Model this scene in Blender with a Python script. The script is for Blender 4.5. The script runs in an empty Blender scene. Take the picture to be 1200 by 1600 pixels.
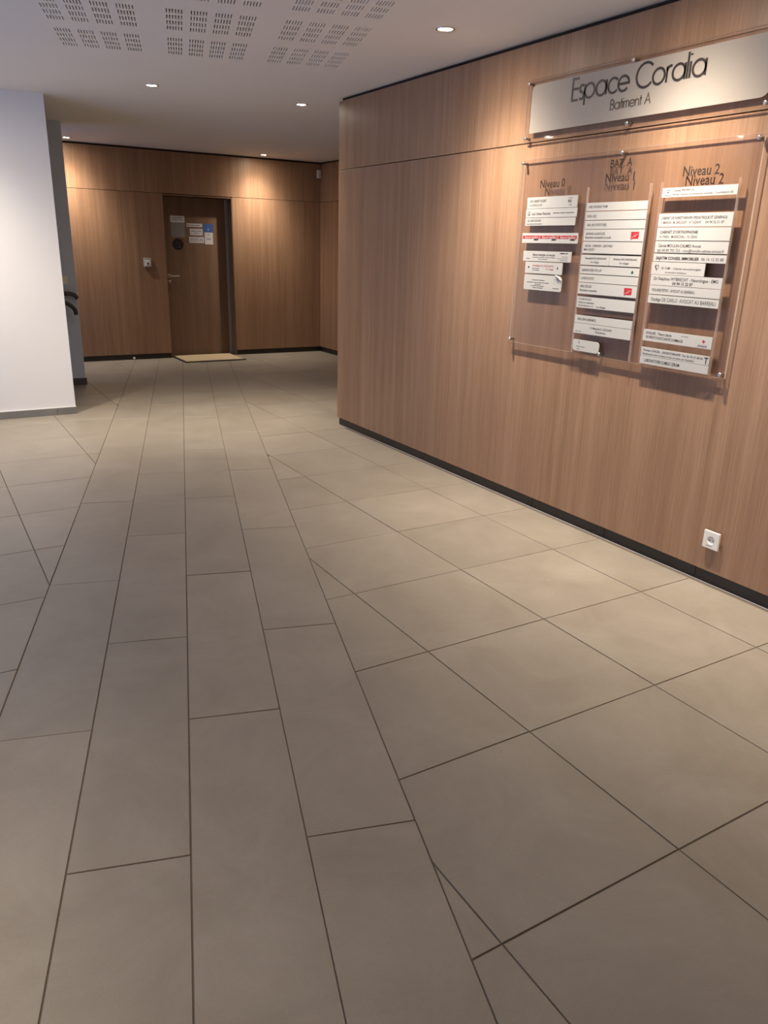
import bpy, bmesh, math, random
from mathutils import Matrix, Vector
random.seed(7)
scene = bpy.context.scene
COL = scene.collection

# ------------------------------------------------------------------ camera
cam_d = bpy.data.cameras.new('camera')
cam = bpy.data.objects.new('camera', cam_d)
COL.objects.link(cam)
cam_d.sensor_fit = 'HORIZONTAL'
cam_d.sensor_width = 36.0
cam_d.lens = 36.0 * 1204.3 / 1200.0
cam_d.clip_start = 0.05
R_ = (0.8593, -0.5108, 0.0265)
D_ = (-0.1448, -0.2925, -0.9452)
F_ = (0.4906, 0.8084, -0.3253)
cam.matrix_world = Matrix(((R_[0], -D_[0], -F_[0], 0.0),
                           (R_[1], -D_[1], -F_[1], 0.0),
                           (R_[2], -D_[2], -F_[2], 1.5),
                           (0, 0, 0, 1)))
scene.camera = cam

# ------------------------------------------------------------------ world, exposure
world = bpy.data.worlds.new('dusk_sky')
scene.world = world
world.use_nodes = True
bg = world.node_tree.nodes['Background']
bg.inputs['Color'].default_value = (0.30, 0.50, 1.0, 1)
bg.inputs['Strength'].default_value = 2.1
vs = scene.view_settings
vs.view_transform = 'Standard'
vs.look = 'None'
vs.gamma = 1.0
vs.use_curve_mapping = False
vs.exposure = 1.5
LAMP_COL = (1.0, 0.885, 0.735)
# ceiling spots: x, y, watts, cone (deg), label
DOWNLIGHTS = [      # x, y, watts, tilt of the adjustable spot towards +X and +Y (degrees), label
    (2.611, 3.822, 96, 13, 0, 'round recessed downlight nearest the sign wall, beside the slotted ceiling area'),
    (1.774, 6.399, 76, 0, 0, 'round recessed downlight in front of the white wall corner'),
    (2.994, 6.413, 78, 0, 0, 'round recessed downlight next to the outer corner of the sign wall'),
    (1.815, 10.190, 62, 0, 10, 'round recessed downlight left of the far door, partly cut by the grey wall'),
    (4.215, 10.190, 62, 0, 10, 'round recessed downlight right of the far door'),
    (0.45, 6.48, 84, 0, 12, 'round recessed downlight washing the white wall'),
    (2.611, 2.56, 96, 13, 0, 'round recessed downlight above the directory board'),
    (2.611, 1.30, 84, 13, 0, 'round recessed downlight above the power outlet end of the sign wall'),
    (-0.70, 5.13, 62, 0, 0, 'round recessed downlight in the middle of the entrance side'),
    (-1.10, 1.40, 125, 0, 0, 'round recessed downlight beside the unseen entrance'),
]
# beam profile of the lamps: angle from the axis in degrees, relative intensity
BEAM = [(0, 1.0), (10, 0.95), (19, 0.76), (28, 0.49), (36, 0.27), (44, 0.11), (53, 0.04), (66, 0.013), (80, 0.004), (88, 0.0)]

# ------------------------------------------------------------------ materials
def nm(name):
    m = bpy.data.materials.new(name)
    m.use_nodes = True
    nt = m.node_tree
    return m, nt, nt.nodes['Principled BSDF']

def node(nt, typ, **kw):
    n = nt.nodes.new(typ)
    for k, v in kw.items():
        setattr(n, k, v)
    return n

def plain(name, col, rough=0.5, metal=0.0, noise=0.04, scale=30.0, spec=0.5):
    m, nt, b = nm(name)
    tc = node(nt, 'ShaderNodeNewGeometry')
    nz = node(nt, 'ShaderNodeTexNoise')
    nz.inputs['Scale'].default_value = scale
    nz.inputs['Detail'].default_value = 3
    nt.links.new(tc.outputs['Position'], nz.inputs['Vector'])
    mp = node(nt, 'ShaderNodeMapRange')
    mp.inputs['To Min'].default_value = 1 - noise
    mp.inputs['To Max'].default_value = 1 + noise
    nt.links.new(nz.outputs['Fac'], mp.inputs['Value'])
    mx = node(nt, 'ShaderNodeVectorMath', operation='SCALE')
    mx.inputs[0].default_value = col
    nt.links.new(mp.outputs['Result'], mx.inputs['Scale'])
    nt.links.new(mx.outputs['Vector'], b.inputs['Base Color'])
    b.inputs['Roughness'].default_value = rough
    b.inputs['Metallic'].default_value = metal
    b.inputs['Specular IOR Level'].default_value = spec
    return m

def wood(name, dark, mid, light, rough=0.42):
    m, nt, b = nm(name)
    g = node(nt, 'ShaderNodeNewGeometry')
    oi = node(nt, 'ShaderNodeObjectInfo')
    def tex(sc, scale, detail, dist=0.0):
        mp = node(nt, 'ShaderNodeMapping')
        mp.inputs['Scale'].default_value = sc
        nt.links.new(g.outputs['Position'], mp.inputs['Vector'])
        cb = node(nt, 'ShaderNodeCombineXYZ')
        mm = node(nt, 'ShaderNodeMath', operation='MULTIPLY')
        mm.inputs[1].default_value = 31.0
        nt.links.new(oi.outputs['Random'], mm.inputs[0])
        nt.links.new(mm.outputs[0], cb.inputs['Z'])
        ad = node(nt, 'ShaderNodeVectorMath', operation='ADD')
        nt.links.new(mp.outputs['Vector'], ad.inputs[0])
        nt.links.new(cb.outputs['Vector'], ad.inputs[1])
        n = node(nt, 'ShaderNodeTexNoise')
        n.inputs['Scale'].default_value = scale
        n.inputs['Detail'].default_value = detail
        n.inputs['Distortion'].default_value = dist
        nt.links.new(ad.outputs['Vector'], n.inputs['Vector'])
        return n
    fine = tex((1, 1, 0.018), 190.0, 5, 0.2)
    band = tex((1, 1, 0.02), 14.0, 4, 0.3)
    pore = tex((1, 1, 0.05), 420.0, 2)
    a1 = node(nt, 'ShaderNodeMath', operation='MULTIPLY_ADD')
    a1.inputs[1].default_value = 0.42
    nt.links.new(fine.outputs['Fac'], a1.inputs[0])
    a2 = node(nt, 'ShaderNodeMath', operation='MULTIPLY')
    a2.inputs[1].default_value = 0.43
    nt.links.new(band.outputs['Fac'], a2.inputs[0])
    nt.links.new(a2.outputs[0], a1.inputs[2])
    a3 = node(nt, 'ShaderNodeMath', operation='MULTIPLY_ADD')
    a3.inputs[1].default_value = 0.15
    nt.links.new(pore.outputs['Fac'], a3.inputs[0])
    nt.links.new(a1.outputs[0], a3.inputs[2])
    rp = node(nt, 'ShaderNodeValToRGB')
    e = rp.color_ramp.elements
    e[0].position = 0.31; e[0].color = (*dark, 1)
    e[1].position = 0.69; e[1].color = (*light, 1)
    k = rp.color_ramp.elements.new(0.5); k.color = (*mid, 1)
    nt.links.new(a3.outputs[0], rp.inputs['Fac'])
    nt.links.new(rp.outputs['Color'], b.inputs['Base Color'])
    b.inputs['Roughness'].default_value = rough
    b.inputs['Specular IOR Level'].default_value = 0.28
    bp = node(nt, 'ShaderNodeBump')
    bp.inputs['Strength'].default_value = 0.12
    bp.inputs['Distance'].default_value = 0.001
    nt.links.new(fine.outputs['Fac'], bp.inputs['Height'])
    nt.links.new(bp.outputs['Normal'], b.inputs['Normal'])
    return m

def stone(name, c1, c2, rough=0.42, var=0.10):
    m, nt, b = nm(name)
    g = node(nt, 'ShaderNodeNewGeometry')
    oi = node(nt, 'ShaderNodeObjectInfo')
    n1 = node(nt, 'ShaderNodeTexNoise')
    n1.inputs['Scale'].default_value = 2.6
    n1.inputs['Detail'].default_value = 7
    n1.inputs['Roughness'].default_value = 0.70
    n1.inputs['Distortion'].default_value = 0.6
    n2 = node(nt, 'ShaderNodeTexNoise')
    n2.inputs['Scale'].default_value = 160
    n2.inputs['Detail'].default_value = 3
    nt.links.new(g.outputs['Position'], n1.inputs['Vector'])
    nt.links.new(g.outputs['Position'], n2.inputs['Vector'])
    md = node(nt, 'ShaderNodeMath', operation='MULTIPLY_ADD')
    md.inputs[1].default_value = 0.22
    nt.links.new(n2.outputs['Fac'], md.inputs[0])
    nt.links.new(n1.outputs['Fac'], md.inputs[2])
    rp = node(nt, 'ShaderNodeValToRGB')
    e = rp.color_ramp.elements
    e[0].position = 0.42; e[0].color = (*c1, 1)
    e[1].position = 0.80; e[1].color = (*c2, 1)
    nt.links.new(md.outputs[0], rp.inputs['Fac'])
    mr = node(nt, 'ShaderNodeMapRange')
    mr.inputs['To Min'].default_value = 1 - var
    mr.inputs['To Max'].default_value = 1 + var
    nt.links.new(oi.outputs['Random'], mr.inputs['Value'])
    sc = node(nt, 'ShaderNodeVectorMath', operation='SCALE')
    nt.links.new(rp.outputs['Color'], sc.inputs[0])
    nt.links.new(mr.outputs['Result'], sc.inputs['Scale'])
    nt.links.new(sc.outputs['Vector'], b.inputs['Base Color'])
    rr = node(nt, 'ShaderNodeMapRange')
    rr.inputs['To Min'].default_value = rough - 0.06
    rr.inputs['To Max'].default_value = rough + 0.10
    nt.links.new(n1.outputs['Fac'], rr.inputs['Value'])
    nt.links.new(rr.outputs['Result'], b.inputs['Roughness'])
    bp = node(nt, 'ShaderNodeBump')
    bp.inputs['Strength'].default_value = 0.10
    bp.inputs['Distance'].default_value = 0.002
    nt.links.new(md.outputs[0], bp.inputs['Height'])
    nt.links.new(bp.outputs['Normal'], b.inputs['Normal'])
    return m

def acrylic(name, tint, diffuse=0.0, dcol=(0.9, 0.9, 0.9), trans=0.0):
    m, nt, b = nm(name)
    nt.nodes.remove(b)
    out = nt.nodes['Material Output']
    tr = node(nt, 'ShaderNodeBsdfTransparent')
    tr.inputs['Color'].default_value = (*tint, 1)
    gl = node(nt, 'ShaderNodeBsdfGlossy')
    gl.inputs['Roughness'].default_value = 0.03
    fr = node(nt, 'ShaderNodeFresnel')
    ge = node(nt, 'ShaderNodeNewGeometry')
    io = node(nt, 'ShaderNodeMapRange')          # same reflectance on both sides of the sheet
    io.inputs['To Min'].default_value = 1.49
    io.inputs['To Max'].default_value = 1 / 1.49
    nt.links.new(ge.outputs['Backfacing'], io.inputs['Value'])
    nt.links.new(io.outputs['Result'], fr.inputs['IOR'])
    cur = tr.outputs[0]
    if diffuse > 0:
        df = node(nt, 'ShaderNodeBsdfDiffuse')
        df.inputs['Color'].default_value = (*dcol, 1)
        tl = node(nt, 'ShaderNodeBsdfTranslucent')
        tl.inputs['Color'].default_value = (*dcol, 1)
        m1 = node(nt, 'ShaderNodeMixShader')
        m1.inputs[0].default_value = trans
        nt.links.new(df.outputs[0], m1.inputs[1])
        nt.links.new(tl.outputs[0], m1.inputs[2])
        m2 = node(nt, 'ShaderNodeMixShader')
        m2.inputs[0].default_value = diffuse
        nt.links.new(cur, m2.inputs[1])
        nt.links.new(m1.outputs[0], m2.inputs[2])
        cur = m2.outputs[0]
    mx = node(nt, 'ShaderNodeMixShader')
    nt.links.new(fr.outputs[0], mx.inputs[0])
    nt.links.new(cur, mx.inputs[1])
    nt.links.new(gl.outputs[0], mx.inputs[2])
    nt.links.new(mx.outputs[0], out.inputs['Surface'])
    return m

def emit(name, col, strength):
    m, nt, b = nm(name)
    b.inputs['Base Color'].default_value = (*col, 1)
    b.inputs['Emission Color'].default_value = (*col, 1)
    b.inputs['Emission Strength'].default_value = strength
    return m

M = {}
M['wood'] = wood('oak_laminate', (0.222, 0.124, 0.071), (0.318, 0.184, 0.109), (0.412, 0.253, 0.158))
M['door_wood'] = wood('door_laminate', (0.150, 0.088, 0.056), (0.205, 0.124, 0.080), (0.260, 0.160, 0.105), 0.38)
M['tile'] = stone('stoneware', (0.252, 0.216, 0.173), (0.322, 0.283, 0.232), var=0.05)
M['grout'] = plain('grout', (0.150, 0.118, 0.092), 0.9, noise=0.2, scale=60)
M['plinth'] = stone('dark_plinth', (0.014, 0.011, 0.009), (0.024, 0.020, 0.017), 0.34, 0.05)
M['skirt'] = stone('grey_skirting', (0.17, 0.165, 0.15), (0.22, 0.21, 0.195), 0.40, 0.05)
M['skirt_dark'] = stone('dark_skirting', (0.060, 0.060, 0.060), (0.085, 0.085, 0.085), 0.40, 0.05)
M['white_paint'] = plain('white_paint', (0.80, 0.785, 0.77), 0.65, noise=0.015, scale=4)
M['ceiling_paint'] = plain('ceiling_paint', (0.79, 0.775, 0.76), 0.85, noise=0.02, scale=2)
M['cool_lit_grey_paint'] = plain('cool_lit_grey_paint', (0.54, 0.61, 0.74), 0.7, noise=0.02, scale=4)  # blue tint stands in for cool light that never reaches the grey wall
M['void'] = plain('black_void', (0.018, 0.015, 0.013), 0.9)
M['groove'] = plain('black_backing', (0.022, 0.014, 0.010), 0.9)
M['caulk'] = plain('white_sealant', (0.72, 0.70, 0.66), 0.5)
M['steel'] = plain('brushed_steel', (0.72, 0.70, 0.67), 0.28, 1.0)
M['grey_metal'] = plain('grey_aluminium', (0.42, 0.42, 0.43), 0.45, 0.6)
M['clear'] = acrylic('clear_acrylic', (0.965, 0.95, 0.94))
M['clear_edge'] = acrylic('acrylic_edge', (0.30, 0.24, 0.20), 0.72, (0.95, 0.84, 0.74), 0.45)
M['rail'] = acrylic('clear_rail', (0.95, 0.90, 0.88), 0.22, (0.95, 0.80, 0.74), 0.4)
M['frost'] = acrylic('frosted_film', (0.80, 0.74, 0.68), 0.80, (0.60, 0.54, 0.475), 0.35)
M['ink'] = plain('dark_brown_vinyl', (0.022, 0.015, 0.011), 0.5)
M['ink_grey'] = plain('brown_grey_vinyl', (0.10, 0.078, 0.062), 0.5)
M['print'] = plain('black_print', (0.014, 0.012, 0.011), 0.6)
M['print_grey'] = plain('grey_print', (0.075, 0.070, 0.068), 0.6)
M['print_red'] = plain('red_print', (0.42, 0.010, 0.016), 0.5)
M['print_orange'] = plain('orange_print', (0.36, 0.09, 0.06), 0.6)
M['print_green'] = plain('green_print', (0.008, 0.085, 0.045), 0.5)
M['print_white'] = plain('white_print', (0.46, 0.43, 0.41), 0.5)
M['plate'] = plain('white_nameplate', (0.47, 0.455, 0.425), 0.45, noise=0.01)
M['plastic'] = plain('white_plastic', (0.80, 0.77, 0.71), 0.35, noise=0.01)
M['grey_plastic'] = plain('grey_plastic', (0.42, 0.41, 0.40), 0.4, noise=0.01)
M['black'] = plain('black_plastic', (0.015, 0.014, 0.014), 0.4)
M['rubber'] = plain('black_rubber', (0.02, 0.018, 0.016), 0.85)
M['coir'] = plain('beige_coir', (0.52, 0.40, 0.25), 0.95, noise=0.22, scale=220)
M['blue'] = plain('blue_print', (0.05, 0.12, 0.36), 0.5)
M['paper'] = plain('paper', (0.62, 0.60, 0.60), 0.7, noise=0.01)
M['paper_grey'] = plain('grey_card', (0.25, 0.235, 0.235), 0.6, noise=0.02)
M['rail_black'] = plain('dark_painted_steel', (0.05, 0.05, 0.055), 0.35, 0.3)
M['lamp'] = emit('lamp_lens', (1.0, 0.88, 0.72), 45)

# ------------------------------------------------------------------ helpers
def mesh(name, verts, faces):
    me = bpy.data.meshes.new(name)
    me.from_pydata([tuple(v) for v in verts], [], faces)
    me.validate(); me.update()
    return me

def bm_mesh(name, bm):
    me = bpy.data.meshes.new(name)
    bm.to_mesh(me); bm.free()
    return me

def obj(name, me, mat, parent=None, loc=None):
    o = bpy.data.objects.new(name, me)
    COL.objects.link(o)
    if me is not None and mat is not None and len(me.materials) == 0:
        for mm in (mat if isinstance(mat, (list, tuple)) else [mat]):
            me.materials.append(mm)
    if loc is not None:
        o.location = loc
    if parent is not None:
        o.parent = parent
        o.matrix_parent_inverse = world_of(parent).inverted()
    return o

def world_of(o):
    m = Matrix.Translation(o.location) @ o.rotation_euler.to_matrix().to_4x4()
    if o.parent is not None:
        m = world_of(o.parent) @ o.matrix_parent_inverse @ m
    return m

def tag(o, label, cat, group=None, kind=None):
    o['label'] = label
    o['category'] = cat
    if group: o['group'] = group
    if kind: o['kind'] = kind
    return o

def empty(name, loc):
    o = bpy.data.objects.new(name, None)
    o.empty_display_size = 0.05
    o.location = loc
    COL.objects.link(o)
    return o

def box_bm(bm, x0, x1, y0, y1, z0, z1):
    vs_ = [bm.verts.new(p) for p in ((x0, y0, z0), (x1, y0, z0), (x1, y1, z0), (x0, y1, z0),
                                      (x0, y0, z1), (x1, y0, z1), (x1, y1, z1), (x0, y1, z1))]
    for f in ((0, 3, 2, 1), (4, 5, 6, 7), (0, 1, 5, 4), (1, 2, 6, 5), (2, 3, 7, 6), (3, 0, 4, 7)):
        bm.faces.new([vs_[i] for i in f])

def box(name, x0, x1, y0, y1, z0, z1, bevel=0.0, seg=1):
    bm = bmesh.new()
    box_bm(bm, min(x0, x1), max(x0, x1), min(y0, y1), max(y0, y1), min(z0, z1), max(z0, z1))
    if bevel > 0:
        bmesh.ops.bevel(bm, geom=bm.edges[:], offset=bevel, segments=seg, affect='EDGES', profile=0.5)
    return bm_mesh(name, bm)

def lathe(name, prof, n=28, axis='Z', cap0=True, cap1=True):
    """prof: list of (radius, height). axis: which world axis the height follows ('-X' and '-Y' point to the room)."""
    def tr(x, y, z):
        if axis == 'Z': return (x, y, z)
        if axis == '-Z': return (x, -y, -z)
        if axis == '-X': return (-z, y, x)
        if axis == '-Y': return (x, -z, y)
    bm = bmesh.new()
    rings = []
    for r, h in prof:
        rings.append([bm.verts.new(tr(r * math.cos(2 * math.pi * i / n), r * math.sin(2 * math.pi * i / n), h)) for i in range(n)])
    for a, b in zip(rings, rings[1:]):
        for i in range(n):
            bm.faces.new((a[i], a[(i + 1) % n], b[(i + 1) % n], b[i]))
    if cap0: bm.faces.new(rings[0][::-1])
    if cap1: bm.faces.new(rings[-1])
    bmesh.ops.recalc_face_normals(bm, faces=bm.faces)
    for f in bm.faces:
        f.smooth = len(f.verts) == 4
    return bm_mesh(name, bm)

def prism(name, poly, fn, t0, t1, bevel=0.0):
    """2-D polygon (counter-clockwise) extruded between t0 and t1; fn(u, v, t) gives the world point."""
    bm = bmesh.new()
    a = [bm.verts.new(fn(u, v, t0)) for u, v in poly]
    b = [bm.verts.new(fn(u, v, t1)) for u, v in poly]
    n = len(poly)
    bm.faces.new(a[::-1]); bm.faces.new(b)
    for i in range(n):
        bm.faces.new((a[i], a[(i + 1) % n], b[(i + 1) % n], b[i]))
    bmesh.ops.recalc_face_normals(bm, faces=bm.faces)
    if bevel > 0:
        bmesh.ops.bevel(bm, geom=bm.edges[:], offset=bevel, segments=1, affect='EDGES')
    return bm_mesh(name, bm)

def rounded(u0, u1, v0, v1, r, n=6):
    """rounded rectangle; r = (bl, br, tr, tl) radii."""
    pts = []
    for (cu, cv, rr, a0) in ((u0 + r[0], v0 + r[0], r[0], math.pi), (u1 - r[1], v0 + r[1], r[1], 1.5 * math.pi),
                             (u1 - r[2], v1 - r[2], r[2], 0.0), (u0 + r[3], v1 - r[3], r[3], 0.5 * math.pi)):
        if rr <= 0:
            pts.append((cu, cv)); continue
        for i in range(n + 1):
            a = a0 + i / n * math.pi / 2
            pts.append((cu + rr * math.cos(a), cv + rr * math.sin(a)))
    return pts

def tube(name, path, r, n=14):
    bm = bmesh.new()
    P = [Vector(p) for p in path]
    rings = []
    ref = Vector((0, 1, 0))
    for i, p in enumerate(P):
        d = (P[min(i + 1, len(P) - 1)] - P[max(i - 1, 0)]).normalized()
        s = d.cross(ref).normalized()
        t = s.cross(d).normalized()
        rings.append([bm.verts.new(p + r * (math.cos(2 * math.pi * k / n) * s + math.sin(2 * math.pi * k / n) * t)) for k in range(n)])
    for a, b in zip(rings, rings[1:]):
        for k in range(n):
            f = bm.faces.new((a[k], a[(k + 1) % n], b[(k + 1) % n], b[k])); f.smooth = True
    bm.faces.new(rings[0][::-1]); bm.faces.new(rings[-1])
    bmesh.ops.recalc_face_normals(bm, faces=bm.faces)
    return bm_mesh(name, bm)

def smooth_path(pts, n=6):
    P = [Vector(p) for p in pts]
    out = []
    for i in range(len(P) - 1):
        p0 = P[max(i - 1, 0)]; p1 = P[i]; p2 = P[i + 1]; p3 = P[min(i + 2, len(P) - 1)]
        for k in range(n):
            t = k / n
            out.append(0.5 * ((2 * p1) + (p2 - p0) * t + (2 * p0 - 5 * p1 + 4 * p2 - p3) * t * t + (3 * p1 - p0 - 3 * p2 + p3) * t ** 3))
    out.append(P[-1])
    return out

# --- lettering -------------------------------------------------------------
def font_geo(text, bold=0.0, shear=0.0):
    """verts (2-D) and faces of a line of text in the built-in font, cap height 1."""
    cu = bpy.data.curves.new('tmp', 'FONT')
    cu.body = text
    cu.size = 1.0
    cu.resolution_u = 2
    cu.offset = bold
    cu.shear = shear
    cu.fill_mode = 'FRONT'
    ob = bpy.data.objects.new('tmp', cu)
    me = bpy.data.meshes.new_from_object(ob)
    vv = [(v.co.x / 0.69, v.co.y / 0.69) for v in me.vertices]
    ff = [tuple(p.vertices) for p in me.polygons]
    bpy.data.objects.remove(ob)
    bpy.data.curves.remove(cu)
    bpy.data.meshes.remove(me)
    return vv, ff

class Print:
    """flat print laid on a surface given by fn(u, v)."""
    def __init__(self, fn):
        self.fn = fn; self.v = []; self.f = []; self.seg = []; self.split = True
    def text(self, s, u0, u1, base, cap, bold=0.0, shear=0.0):
        if s.startswith('~'):                    # unreadable line: word-length dashes
            words = [int(c) for c in s[1:]]
            tot = sum(words) + 0.7 * (len(words) - 1)
            k = len(self.v); self.seg.append((k, len(self.f)))
            x = 0.0
            for n_ in words:
                a, b = u0 + (u1 - u0) * x / tot, u0 + (u1 - u0) * (x + n_) / tot
                m = len(self.v)
                self.v += [self.fn(a, base + 0.15 * cap), self.fn(b, base + 0.15 * cap), self.fn(b, base + 0.65 * cap), self.fn(a, base + 0.65 * cap)]
                self.f.append((m, m + 1, m + 2, m + 3))
                x += n_ + 0.7
            return
        vv, ff = font_geo(s, bold, shear)
        if not vv: return
        x0 = min(p[0] for p in vv); x1 = max(p[0] for p in vv)
        k = len(self.v); self.seg.append((k, len(self.f)))
        for x, y in vv:
            self.v.append(self.fn(u0 + (x - x0) / (x1 - x0) * (u1 - u0), base + y * cap))
        self.f += [tuple(i + k for i in q) for q in ff]
    def poly(self, pts):
        k = len(self.v); self.seg.append((k, len(self.f)))
        self.v += [self.fn(*p) for p in pts]
        self.f.append(tuple(range(k, k + len(pts))))
    def ring(self, cu, cv, r0, r1, n=20):
        k = len(self.v); self.seg.append((k, len(self.f)))
        for i in range(n):
            a = 2 * math.pi * i / n
            self.v.append(self.fn(cu + r0 * math.cos(a), cv + r0 * math.sin(a)))
            self.v.append(self.fn(cu + r1 * math.cos(a), cv + r1 * math.sin(a)))
        for i in range(n):
            j = (i + 1) % n
            self.f.append((k + 2 * i, k + 2 * i + 1, k + 2 * j + 1, k + 2 * j))
    def disc(self, cu, cv, r, n=16, sy=1.0):
        self.poly([(cu + r * math.cos(2 * math.pi * i / n), cv + sy * r * math.sin(2 * math.pi * i / n)) for i in range(n)])
    def build(self, name, mat, parent):
        if not self.split:                       # specks too small to pick apart
            o = obj(name, mesh(name, self.v, self.f), mat, parent); o['kind'] = 'stuff'
            return
        ends = self.seg[1:] + [(len(self.v), len(self.f))]
        for (v0, f0), (v1, f1) in zip(self.seg, ends):
            obj(name, mesh(name, self.v[v0:v1], [tuple(i - v0 for i in q) for q in self.f[f0:f1]]), mat, parent)

# geometric thin capitals and lower case for the big sign (strokes, cap height 1)
def arc(cx, cy, r, a0, a1, n=18, ry=None):
    ry = r if ry is None else ry
    return [(cx + r * math.cos(math.radians(a0 + (a1 - a0) * i / n)), cy + ry * math.sin(math.radians(a0 + (a1 - a0) * i / n))) for i in range(n + 1)]
XH = 0.66
RO = XH / 2
GLY = {
    'E': ([[(0.42, 1), (0, 1), (0, 0), (0.42, 0)], [(0, 0.53), (0.40, 0.53)]], 0.50),
    's': ([arc(0.16, XH - 0.165, 0.14, 40, 250, 12, 0.165) + arc(0.16, 0.165, 0.15, 70, -140, 12, 0.165)], 0.38),
    'p': ([[(0, XH), (0, -0.30)], arc(RO, RO, RO, 0, 360, 26)], 2 * RO + 0.12),
    'a': ([[(2 * RO, XH), (2 * RO, 0)], arc(RO, RO, RO, 0, 360, 26)], 2 * RO + 0.13),
    'c': ([arc(RO, RO, RO, 42, 318, 22)], 2 * RO - 0.02),
    'e': ([[(0.02, RO), (2 * RO, RO)] + arc(RO, RO, RO, 0, 318, 24)[1:]], 2 * RO + 0.10),
    'C': ([arc(0.52, 0.5, 0.52, 42, 318, 30)], 0.98),
    'o': ([arc(RO, RO, RO, 0, 360, 26)], 2 * RO + 0.12),
    'r': ([[(0, XH), (0, 0)], arc(0.19, XH - 0.20, 0.19, 180, 70, 8, 0.20)], 0.32),
    'l': ([[(0, 1.05), (0, 0)]], 0.14),
    'i': ([[(0, XH), (0, 0)], [(0, 0.90), (0, 0.97)]], 0.14),
    'B': ([[(0, 0), (0, 1), (0.22, 1)] + arc(0.22, 0.76, 0.22, 90, -90, 10, 0.24) + [(0, 0.52)],
           [(0.22, 0.52)] + arc(0.24, 0.26, 0.25, 90, -90, 10, 0.26) + [(0, 0)]], 0.62),
    't': ([[(0.12, 0.95), (0.12, 0)], [(0, XH), (0.27, XH)]], 0.34),
    'm': ([[(0, XH), (0, 0)], arc(0.17, XH - 0.2, 0.17, 180, 0, 10, 0.2) + [(0.34, 0)], arc(0.51, XH - 0.2, 0.17, 180, 0, 10, 0.2) + [(0.68, 0)]], 0.80),
    'n': ([[(0, XH), (0, 0)], arc(0.22, XH - 0.24, 0.22, 180, 0, 12, 0.24) + [(0.44, 0)]], 0.57),
    'A': ([[(0, 0), (0.36, 1), (0.72, 0)], [(0.13, 0.36), (0.59, 0.36)]], 0.80),
    ' ': ([], 0.34),
}
def stroke_text(text, u0, u1, base, cap, w, fn, depth_fn=None):
    strokes, x = [], 0.0
    for ch in text:
        g, adv = GLY[ch]
        for st in g:
            strokes.append([(x + px, py) for px, py in st])
        x += adv
    xs = [p[0] for s in strokes for p in s]
    a, b = min(xs), max(xs)
    kx = (u1 - u0) / (b - a)
    V, Fc = [], []
    for s in strokes:
        P = [Vector((u0 + (px - a) * kx, base + py * cap)) for px, py in s]
        n = len(P)
        closed = (P[0] - P[-1]).length < 1e-6
        k = len(V)
        for i in range(n):
            d0 = (P[i] - P[i - 1]) if i > 0 else (P[-1] - P[-2] if closed else P[1] - P[0])
            d1 = (P[i + 1] - P[i]) if i < n - 1 else (P[1] - P[0] if closed else P[-1] - P[-2])
            d0.normalize(); d1.normalize()
            t = (d0 + d1)
            t = t.normalized() if t.length > 1e-5 else d1
            nn = Vector((-t.y, t.x))
            c = max(0.45, nn.dot(Vector((-d1.y, d1.x))))
            off = nn * (w / 2 / c)
            for q in (P[i] + off, P[i] - off):
                for lay in (0, 1):
                    V.append(fn(q.x, q.y, lay))
        for i in range(n - 1):
            a0, b0 = k + 4 * i, k + 4 * (i + 1)
            Fc += [(a0 + 1, b0 + 1, b0 + 3, a0 + 3), (a0, a0 + 2, b0 + 2, b0), (a0, b0, b0 + 1, a0 + 1), (a0 + 2, a0 + 3, b0 + 3, b0 + 2)]
        e = k + 4 * (n - 1)
        Fc += [(k, k + 1, k + 3, k + 2), (e, e + 2, e + 3, e + 1)]
    return mesh('lettering', V, Fc)

# ------------------------------------------------------------------ room dimensions
XW = 3.112      # sign wall face
YC = 5.972      # outer corner of the sign wall
YB = 10.524     # back wall face
XS = 5.190      # recess side wall face
CH = 2.582      # ceiling
GR = 2.068      # joint between upper and lower panels
YP = 7.325      # white wall face
XP = 1.160      # white wall end
YG = 8.835      # grey wall face
XG = 1.530      # grey wall end
XL = -3.0       # entrance wall
YR = -2.5       # rear wall
TH = math.radians(16.75)
UA = (math.cos(TH), -math.sin(TH))
VA = (math.sin(TH), math.cos(TH))
def uv2xy(u, v): return (u * UA[0] + v * VA[0], u * UA[1] + v * VA[1])
def xy2uv(x, y): return (x * UA[0] + y * UA[1], x * VA[0] + y * VA[1])

# ------------------------------------------------------------------ floor
floor = obj('floor', box('floor', XL - 0.2, XS + 0.2, YR - 0.2, YB + 0.5, -0.12, -0.0035), M['grout'])
tag(floor, 'greige stoneware floor with a diagonal strip of long tiles leading to the far door', 'floor', kind='structure')

def clip(poly, a, b, c):
    """keep a*x + b*y <= c"""
    out = []
    for i in range(len(poly)):
        p, q = poly[i], poly[(i + 1) % len(poly)]
        dp = a * p[0] + b * p[1] - c
        dq = a * q[0] + b * q[1] - c
        if dp <= 0: out.append(p)
        if dp * dq < 0:
            t = dp / (dp - dq)
            out.append((p[0] + t * (q[0] - p[0]), p[1] + t * (q[1] - p[1])))
    return out

def area(poly):
    return 0.5 * sum(p[0] * q[1] - q[0] * p[1] for p, q in zip(poly, poly[1:] + poly[:1]))

def inset(poly, d):
    n = len(poly)
    out = poly
    for i in range(n):
        p, q = poly[i], poly[(i + 1) % n]
        dx, dy = q[0] - p[0], q[1] - p[1]
        L = math.hypot(dx, dy)
        if L < 1e-6: continue
        nx, ny = dy / L, -dx / L           # outward normal of a ccw polygon
        out = clip(out, nx, ny, nx * p[0] + ny * p[1] - d)
        if len(out) < 3: return []
    return out

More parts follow.
